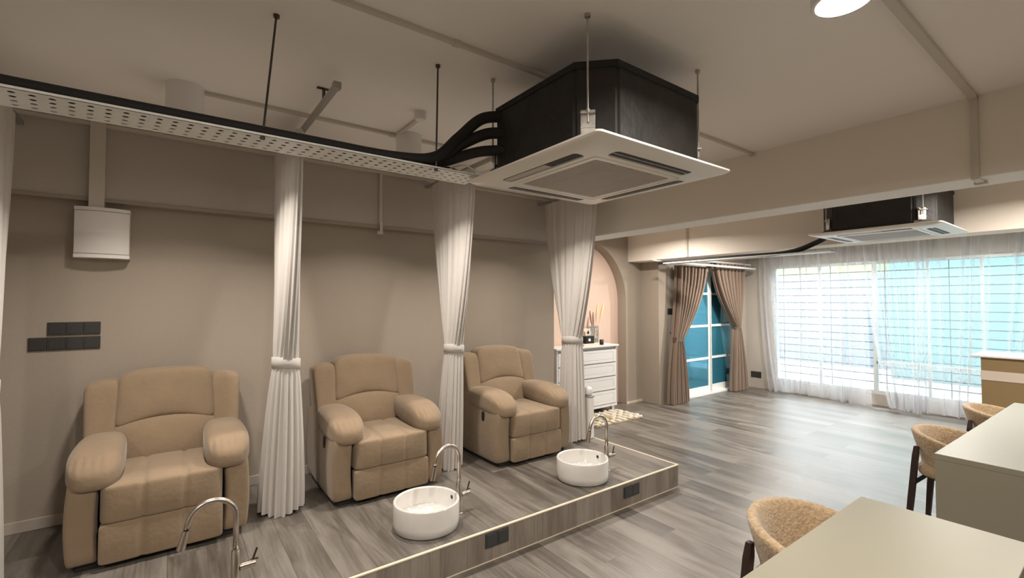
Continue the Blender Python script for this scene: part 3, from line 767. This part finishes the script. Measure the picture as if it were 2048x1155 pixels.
for xx in (.04, w-.09): obj('leg', bx(xx, xx+.05, .01, .06, 0, .07), 'dresser', t)
for xx in (.04, w-.09): obj('leg', bx(xx, xx+.05, dd-.06, dd-.01, 0, .07), 'dresser', t)
# decorations
tp = DZT
t = thing('speaker_box', 'small black box with a white round dial, on the white dresser', 'box', (4.80, 4.72, tp+.035))
obj('case', bx(-.085, .085, -.045, .045, 0, .105, bev=.006), 'black', t)
bm = BM(); cyl(bm, (-.02, -.046, .052), (-.02, -.052, .052), .022, n=24); obj('dial', bm, 'whiteplastic', t)
one('book', bx(4.66, 4.97, 4.66, 4.84, tp, tp+.034, bev=.003), 'cream', 'cream book lying flat under the small black box', 'book')
t = thing('photo_card', 'cream arch-pattern card standing behind the small black box', 'card', (4.88, 4.86, tp))
obj('card', bx(-.10, .10, -.01, .012, .0, .235, bev=.003), 'cream', t)
bm = BM(); plate_poly(bm, [(-.075, .09), (.0, .09)]+[(-.0375+.0375*math.cos(a), .16+.04*math.sin(a)) for a in [PI*i/14 for i in range(15)]], (-.012, -.0098), 1); obj('arch_motif', bm, 'twig', t)
bm = BM(); cyl(bm, (.055, -.013, .175), (.055, -.0098, .175), .022, n=20); obj('dot_motif', bm, 'slot', t)
t = thing('picture_frame', 'silver-grey framed picture leaning on the niche wall behind the dried stems', 'picture frame', (5.06, 4.87, tp))
bm = BM(); box(bm, -.11, -.09, -.012, .012, 0, .27); box(bm, .09, .11, -.012, .012, 0, .27); box(bm, -.09, .09, -.012, .012, 0, .02); box(bm, -.09, .09, -.012, .012, .25, .27)
obj('frame', bm, 'galv', t); obj('picture', bx(-.09, .09, -.004, .010, .02, .25), 'picture', t)
t = thing('dried_stem_vase', 'glass vase with pale pampas stems and brown twigs on the dresser', 'vase', (4.98, 4.77, tp))
obj('vase', lathe(BM(), [(.001, .001), (.022, 0), (.026, .02), (.026, .06), (.018, .08), (.015, .10), (.012, .10), (.014, .08), (.022, .06), (.022, .02), (.001, .012)], 24), 'clear', t, smooth=True)
for i, (tx, ty, hz, mm, rr) in enumerate(((.19, -.02, .62, 'pampas', .016), (.10, .02, .60, 'pampas', .016), (-.06, .03, .50, 'twig', .012), (.02, .04, .48, 'twig', .012))):
    p = smoothpath([(0, 0, .02), (tx*.35, ty*.4, hz*.4), (tx*.7, ty*.8, hz*.72), (tx, ty, hz)], 8)
    n = len(p); rad = [.003 if k < n*.45 else .003+rr*math.sin(PI*min(1, (k-n*.45)/(n*.55)))*.9 for k in range(n)]
    obj('stem', tube(BM(), p, rad, 8), mm, t, smooth=True)
one('votive', lathe(BM(), [(.001, 0), (.028, 0), (.03, .01), (.03, .075), (.026, .075), (.026, .01), (.001, .008)], 20), 'acbody', 'small black glass candle cup at the right of the dresser top', 'candle holder', loc=(5.08, 4.72, tp), smooth=True)
# rug
t = thing('shag_rug', 'cream shag rug with striped tufts in front of the dresser', 'rug', (4.86, 4.30, 0))
bm = BM(); box(bm, -.52, .40, -.17, .33, 0, .010, bev=.003); obj('backing', bm, 'rugtan', t)
bm = BM(); bm2 = BM()
rows = 9
for i in range(rows):
    x = -.48+.86*i/(rows-1)
    pts = [(x+.010*math.sin(j*1.9+i), -.16+.48*j/16, .016+.008*math.sin(j*1.3+i*2)) for j in range(17)]
    tgt = bm
    tube(tgt, pts, [.040+.008*math.sin(j*2.1+i) for j in range(17)], 8)
for v in bm.verts: v.co.z = max(.002, v.co.z*.62)
obj('pile_row', bm, 'rug', t, smooth=True)
for (cx, cy) in ((-.08, .05), (-.30, .10)):
    b3 = pillow((.07, .10, .012), (cx, cy, .033), 2, 6); obj('tan_patch', b3, 'rugtan', t, smooth=True)
# white appliance behind the curtain
t = thing('slim_appliance', 'slim white standing appliance behind the curtain at the platform end', 'appliance', (3.44, 3.36, PH))
t.location = (3.50, 3.44, PH)
obj('body', bx(-.035, .035, -.05, .05, 0, .42, bev=.012), 'whiteplastic', t)
obj('collar', bx(-.037, .037, -.052, .052, .42, .435, bev=.004), 'dgroove', t)
obj('head', pillow((.032, .045, .045), (0, 0, .48), 3, 8), 'whiteplastic', t, smooth=True)
# plug beside dresser
gang('socket', 5.44, NY+.17, .37, .085, .085, 1, 'black socket with plug low on the niche wall right of the dresser', None, 'slot', 'socket')

# ================================================================== DOOR CURTAINS
def brown(label, x_top, x_tie, x_bot, ztop, ztie, zb, hook, seed):
    t = thing('brown_curtain', label, 'curtain', (0, 4.36, 0), 0, 'brown curtains at the sliding door')
    rnd = random.Random(seed); n = 240; m = 40; rings = []
    npl = 8
    kt = (ztop-ztie)/(ztop-zb)
    for i in range(m+1):
        k = i/m; z = ztop+(zb-ztop)*k
        if k < kt: u = (k/kt); w = u**1.7; a = x_top[0]+(x_tie[0]-x_top[0])*w; b = x_top[1]+(x_tie[1]-x_top[1])*w; am = .055
        else: u = (k-kt)/(1-kt); w = 1-(1-u)**1.6; a = x_tie[0]+(x_bot[0]-x_tie[0])*w; b = x_tie[1]+(x_bot[1]-x_tie[1])*w; am = .055
        ring = []
        for j in range(n):
            s = j/(n-1); ph = 2*PI*npl*s
            sx = s - .14/npl*math.sin(2*ph)
            ring.append((a+(b-a)*sx, am*math.sin(ph)+.006*math.sin(ph*.5+k*3), z))
        for j in range(n-1, -1, -1):
            s = j/(n-1); ph = 2*PI*npl*s; sx = s - .14/npl*math.sin(2*ph)
            ring.append((a+(b-a)*sx, am*math.sin(ph)+.006*math.sin(ph*.5+k*3)+.006, z))
        rings.append(ring)
    obj('cloth', loft(BM(), rings, cap0=False), 'brown', t, smooth=True)
    # tie: band to the hook
    bm = BM(); cxm = (x_tie[0]+x_tie[1])/2; hw = (x_tie[1]-x_tie[0])/2+.012
    rr = []
    for q in range(33):
        a = 2*PI*q/32
        rr.append([(cxm+hw*math.cos(a), .058*math.sin(a), ztie-.03+hook[2]*(-math.cos(a)*.0)), (cxm+hw*math.cos(a), .058*math.sin(a), ztie+.035)])
    Rr = [[bm.verts.new(p) for p in r] for r in rr]
    for A, B in zip(Rr, Rr[1:]): bm.faces.new((A[0], A[1], B[1], B[0]))
    hx, hz = hook[0], hook[1]; ex = x_tie[0]-.005 if hx < cxm else x_tie[1]+.005
    a = [bm.verts.new((ex, .0, ztie-.03)), bm.verts.new((ex, .0, ztie+.035)), bm.verts.new((hx, .12, hz+.02)), bm.verts.new((hx, .12, hz-.015))]
    bm.faces.new(a)
    bmesh.ops.solidify(bm, geom=bm.faces, thickness=.004)
    obj('tie_band', bm, 'brown', t)
    bm = BM(); cyl(bm, (hx, .13, hz), (hx, .08, hz), .006, n=10); cyl(bm, (hx, .08, hz), (hx, .075, hz+.0), .014, n=12); obj('hook', bm, 'darksteel', t)
brown('brown curtain tied back at the left of the sliding door', (6.42, 7.20), (6.32, 6.51), (6.20, 6.66), 2.17, 1.0, .01, (6.40, 1.10, 0), 1)
brown('brown curtain tied back at the right of the sliding door', (7.45, 8.42), (8.13, 8.27), (8.02, 8.50), 2.26, 1.14, .01, (8.50, 1.20, 0), 2)
t = thing('curtain_track', 'white double curtain track across the top of the sliding door', 'curtain track', (6.15, 4.22, 2.175))
obj('rail', box(bx(0, 2.45, -.014, .014, 0, .03, bev=.003), 0.1, 2.55, .12, .148, .085, .11), 'doorframe', t)
for xx in (.12, 2.42):
    obj('bracket', box(bx(xx-.012, xx+.012, 0, .268, .03, .045), xx-.012, xx+.012, .255, .269, .0, .07), 'darksteel', t)

# ================================================================== SHEER CURTAINS
def sheer(y_top, y_bot, x, seed, label, npl, amp=.055):
    t = thing('sheer_curtain', label, 'sheer curtain', (x, 0, 0), 0, 'sheer white curtains along the window')
    rnd = random.Random(seed); ph = [rnd.uniform(0, 6.28) for _ in range(8)]
    n = npl*12; m = 34; ztop = CEIL-.06; bm = BM(); rings = []
    for i in range(m+1):
        k = i/m; z = ztop*(1-k)+.012*k
        ring = []
        for j in range(n+1):
            s = j/n
            wv = s + .055*k**1.3*(math.sin(5*s+ph[0])+.6*math.sin(11*s+ph[1]))
            y = y_top[0]+(y_top[1]-y_top[0])*s; y2 = y_bot[0]+(y_bot[1]-y_bot[0])*wv; y = y+(y2-y)*k**1.4
            P = 2*PI*npl*(s+.035*math.sin(2*PI*2.3*s+ph[6])+.02*math.sin(2*PI*5.1*s+ph[7]))
            am = (.35+.65*(.5+.5*math.sin(2*PI*3.1*s+ph[7])))*amp*1.3*(1-.25*k) + .02*math.sin(7*s+ph[2])*k
            xx = am*math.sin(P+ph[3]*k*.3) + .028*math.sin(2.3*P*.31+ph[4])*k + .05*k*k*math.sin(9*s+ph[5])*.6
            y += .02*math.cos(P)*(.6+k)
            zz = z + (.02*math.sin(6*s+ph[6])*k if k > .5 else 0)
            ring.append((xx, y, max(.004, zz)))
        rings.append(ring)
    Rr = [[bm.verts.new(p) for p in r] for r in rings]
    for A, B in zip(Rr, Rr[1:]):
        for j in range(n): bm.faces.new((A[j], A[j+1], B[j+1], B[j]))
    obj('voile', bm, 'sheer', t, smooth=True)
    # hem: a second layer of the same cloth
    bm = BM(); rows = rings[-4:]
    Rr = [[bm.verts.new((p[0]-.004, p[1], p[2])) for p in r] for r in rows]
    for A, B in zip(Rr, Rr[1:]):
        for j in range(n): bm.faces.new((A[j], A[j+1], B[j+1], B[j]))
    obj('hem', bm, 'sheer', t, smooth=True)
sheer((4.15, 2.55), (4.12, 2.45), 8.60, 4, 'sheer white curtain panel at the left end of the window', 9)
sheer((2.62, 1.85), (2.30, 1.90), 8.56, 8, 'sheer white curtain panel gathered right of the window centre post', 6, .055)
sheer((1.95, .75), (1.98, .95), 8.60, 15, 'sheer white curtain panel behind the reception desk end', 7)
sheer((.80, -.9), (.85, -.9), 8.58, 21, 'sheer white curtain panel at the right edge of the photo', 9)
sheer((-.9, -2.6), (-.9, -2.6), 8.58, 23, 'sheer white curtain panel beyond the right edge of the photo', 10)
t = thing('curtain_track', 'white ceiling track carrying the sheer window curtains', 'curtain track', (8.6, 0, CEIL-.05))
obj('rail', bx(-.02, .02, -2.7, 4.3, 0, .05), 'doorframe', t)

# ================================================================== TABLES, CHAIRS, DESK
def table(x0, x1, y0, y1, h, label, rz):
    t = thing('manicure_table', label, 'table', (x0, y1, 0), rz, 'cream tables at right')
    L, D = x1-x0, y1-y0
    obj('tabletop', bx(0, L, -D, 0, h-.03, h, bev=.002), 'table', t)
    obj('end_panel', bx(.0, .03, -D+.003, -.003, 0, h-.03), 'table', t)
    obj('end_panel', bx(L-.03, L, -D+.003, -.003, 0, h-.03), 'table', t)
    obj('back_panel', bx(.03, L-.03, -D+.005, -D+.03, 0, h-.03), 'table', t)
    return t
table(-.2, 2.355, .24, .727, .78, 'cream laminate table cut off by the bottom right corner', R(0))
table(3.335, 5.52, .19, .695, .78, 'cream laminate table behind the nearer one, with beige end panel', R(-1.2))
def make_chair(label):
    """faces -y; origin on the floor below the seat"""
    t = thing('barrel_chair', label, 'chair', (0, 0, 0), 0, 'tan barrel chairs at the cream tables')
    n = 44; amax = R(128)
    def rim(a):   # a = angle from +y
        k = abs(a)/amax
        return .705 - .09*k**2.0
    rings = []
    def P(a, r, z, sq_=1.0): return (r*math.sin(a)*1.04, r*math.cos(a), z)
    secs = [(-.02, .0, 0), (0, .35, 0), (.0, .75, 0), (.0, .95, 0), (.010, 1.0, 0), (.024, 1.012, 0), (.038, 1.0, 0), (.046, .95, 0), (.046, .7, 0), (.046, .35, 0), (.046, .1, 0)]
    for i in range(n+1):
        a = -amax+2*amax*i/n; ring = []
        ends = 1-max(0, (abs(a)/amax-.93)/.07)**2*.5
        zb = .42; zr = rim(a)
        for off, kz, _ in secs:
            z = zb+(zr-zb)*kz; r = .19+.085*min(1, kz)**.8-off*ends
            ring.append(P(a, r, z))
        rings.append(ring)
    bm = BM(); loft(bm, rings, closed=False)
    Rr = list(bm.verts); k = len(secs)
    bm.verts.ensure_lookup_table()
    bm.faces.new([bm.verts[i] for i in range(k)]); bm.faces.new([bm.verts[n*k+i] for i in range(k)][::-1])
    obj('backrest', bm, 'boucle', t, smooth=True)
    def dc(c, p): c.z += .012*(1-p.x**2)*(1-p.y**2)*(1 if p.z > 0 else 0); return c
    obj('seat', pillow((.235, .235, .055), (0, -.01, .445), 3.2, 12, dc), 'boucle', t, smooth=True)
    bm = BM(); cyl(bm, (0, 0, .385), (0, 0, .40), .19, n=28); obj('underframe', bm, 'darkwood', t)
    for sx in (-1, 1):
        for sy in (-1, 1):
            top = .60 if sy > 0 else .40
            a = Vector((sx*.175, sy*(.205 if sy > 0 else .17), top)); b = Vector((sx*.205, sy*.255, 0))
            bm = BM(); d = b-a
            rr = []
            for u, w1, w2 in ((0, .014, .012), (.1, .021, .015), (.6, .019, .016), (1, .014, .013)):
                c = a+d*u; rr.append([(c.x+p*w1, c.y+q*w2, c.z) for p, q in ((1, 1), (-1, 1), (-1, -1), (1, -1))])
            loft(bm, rr, cap0=True, cap1=True)
            obj('leg', bm, 'darkwood', t)
    # curved bracket holding the shell and the stretchers
    bm = BM(); pts = [(.232*math.sin(a)*1.04, .232*math.cos(a), .60-.012*math.cos(a*2)) for a in [R(-52)+R(104)*i/12 for i in range(13)]]
    tube(bm, pts, .013, 8); obj('back_bracket', bm, 'darkwood', t, smooth=True)
    bm = BM(); box(bm, -.180, .180, .216, .238, .335, .372)
    obj('stretcher', bm, 'darkwood', t)
    return t
ch = make_chair('tan boucle barrel chair pushed under the table at the bottom of the photo')
ch.location = (2.13, .79, 0)
dup(ch, (4.33, .745, 0), 'tan boucle barrel chair at the far table, nearer of the two there', R(-3))
dup(ch, (5.62, .70, 0), 'tan boucle barrel chair beside the reception desk', R(3))
# reception desk
t = thing('reception_desk', 'camel reception desk with white top and pale band in front of the window', 'desk', (6.70, 1.015, 0))
obj('body', bx(0, .5, -2.4, 0, 0, 1.03), 'deskpanel', t)
obj('counter_top', bx(-.03, .56, -2.46, .07, 1.03, 1.05, bev=.004), 'desktop', t)
obj('band', bx(-.006, 0, -2.4, .003, .80, .895), 'deskband', t)
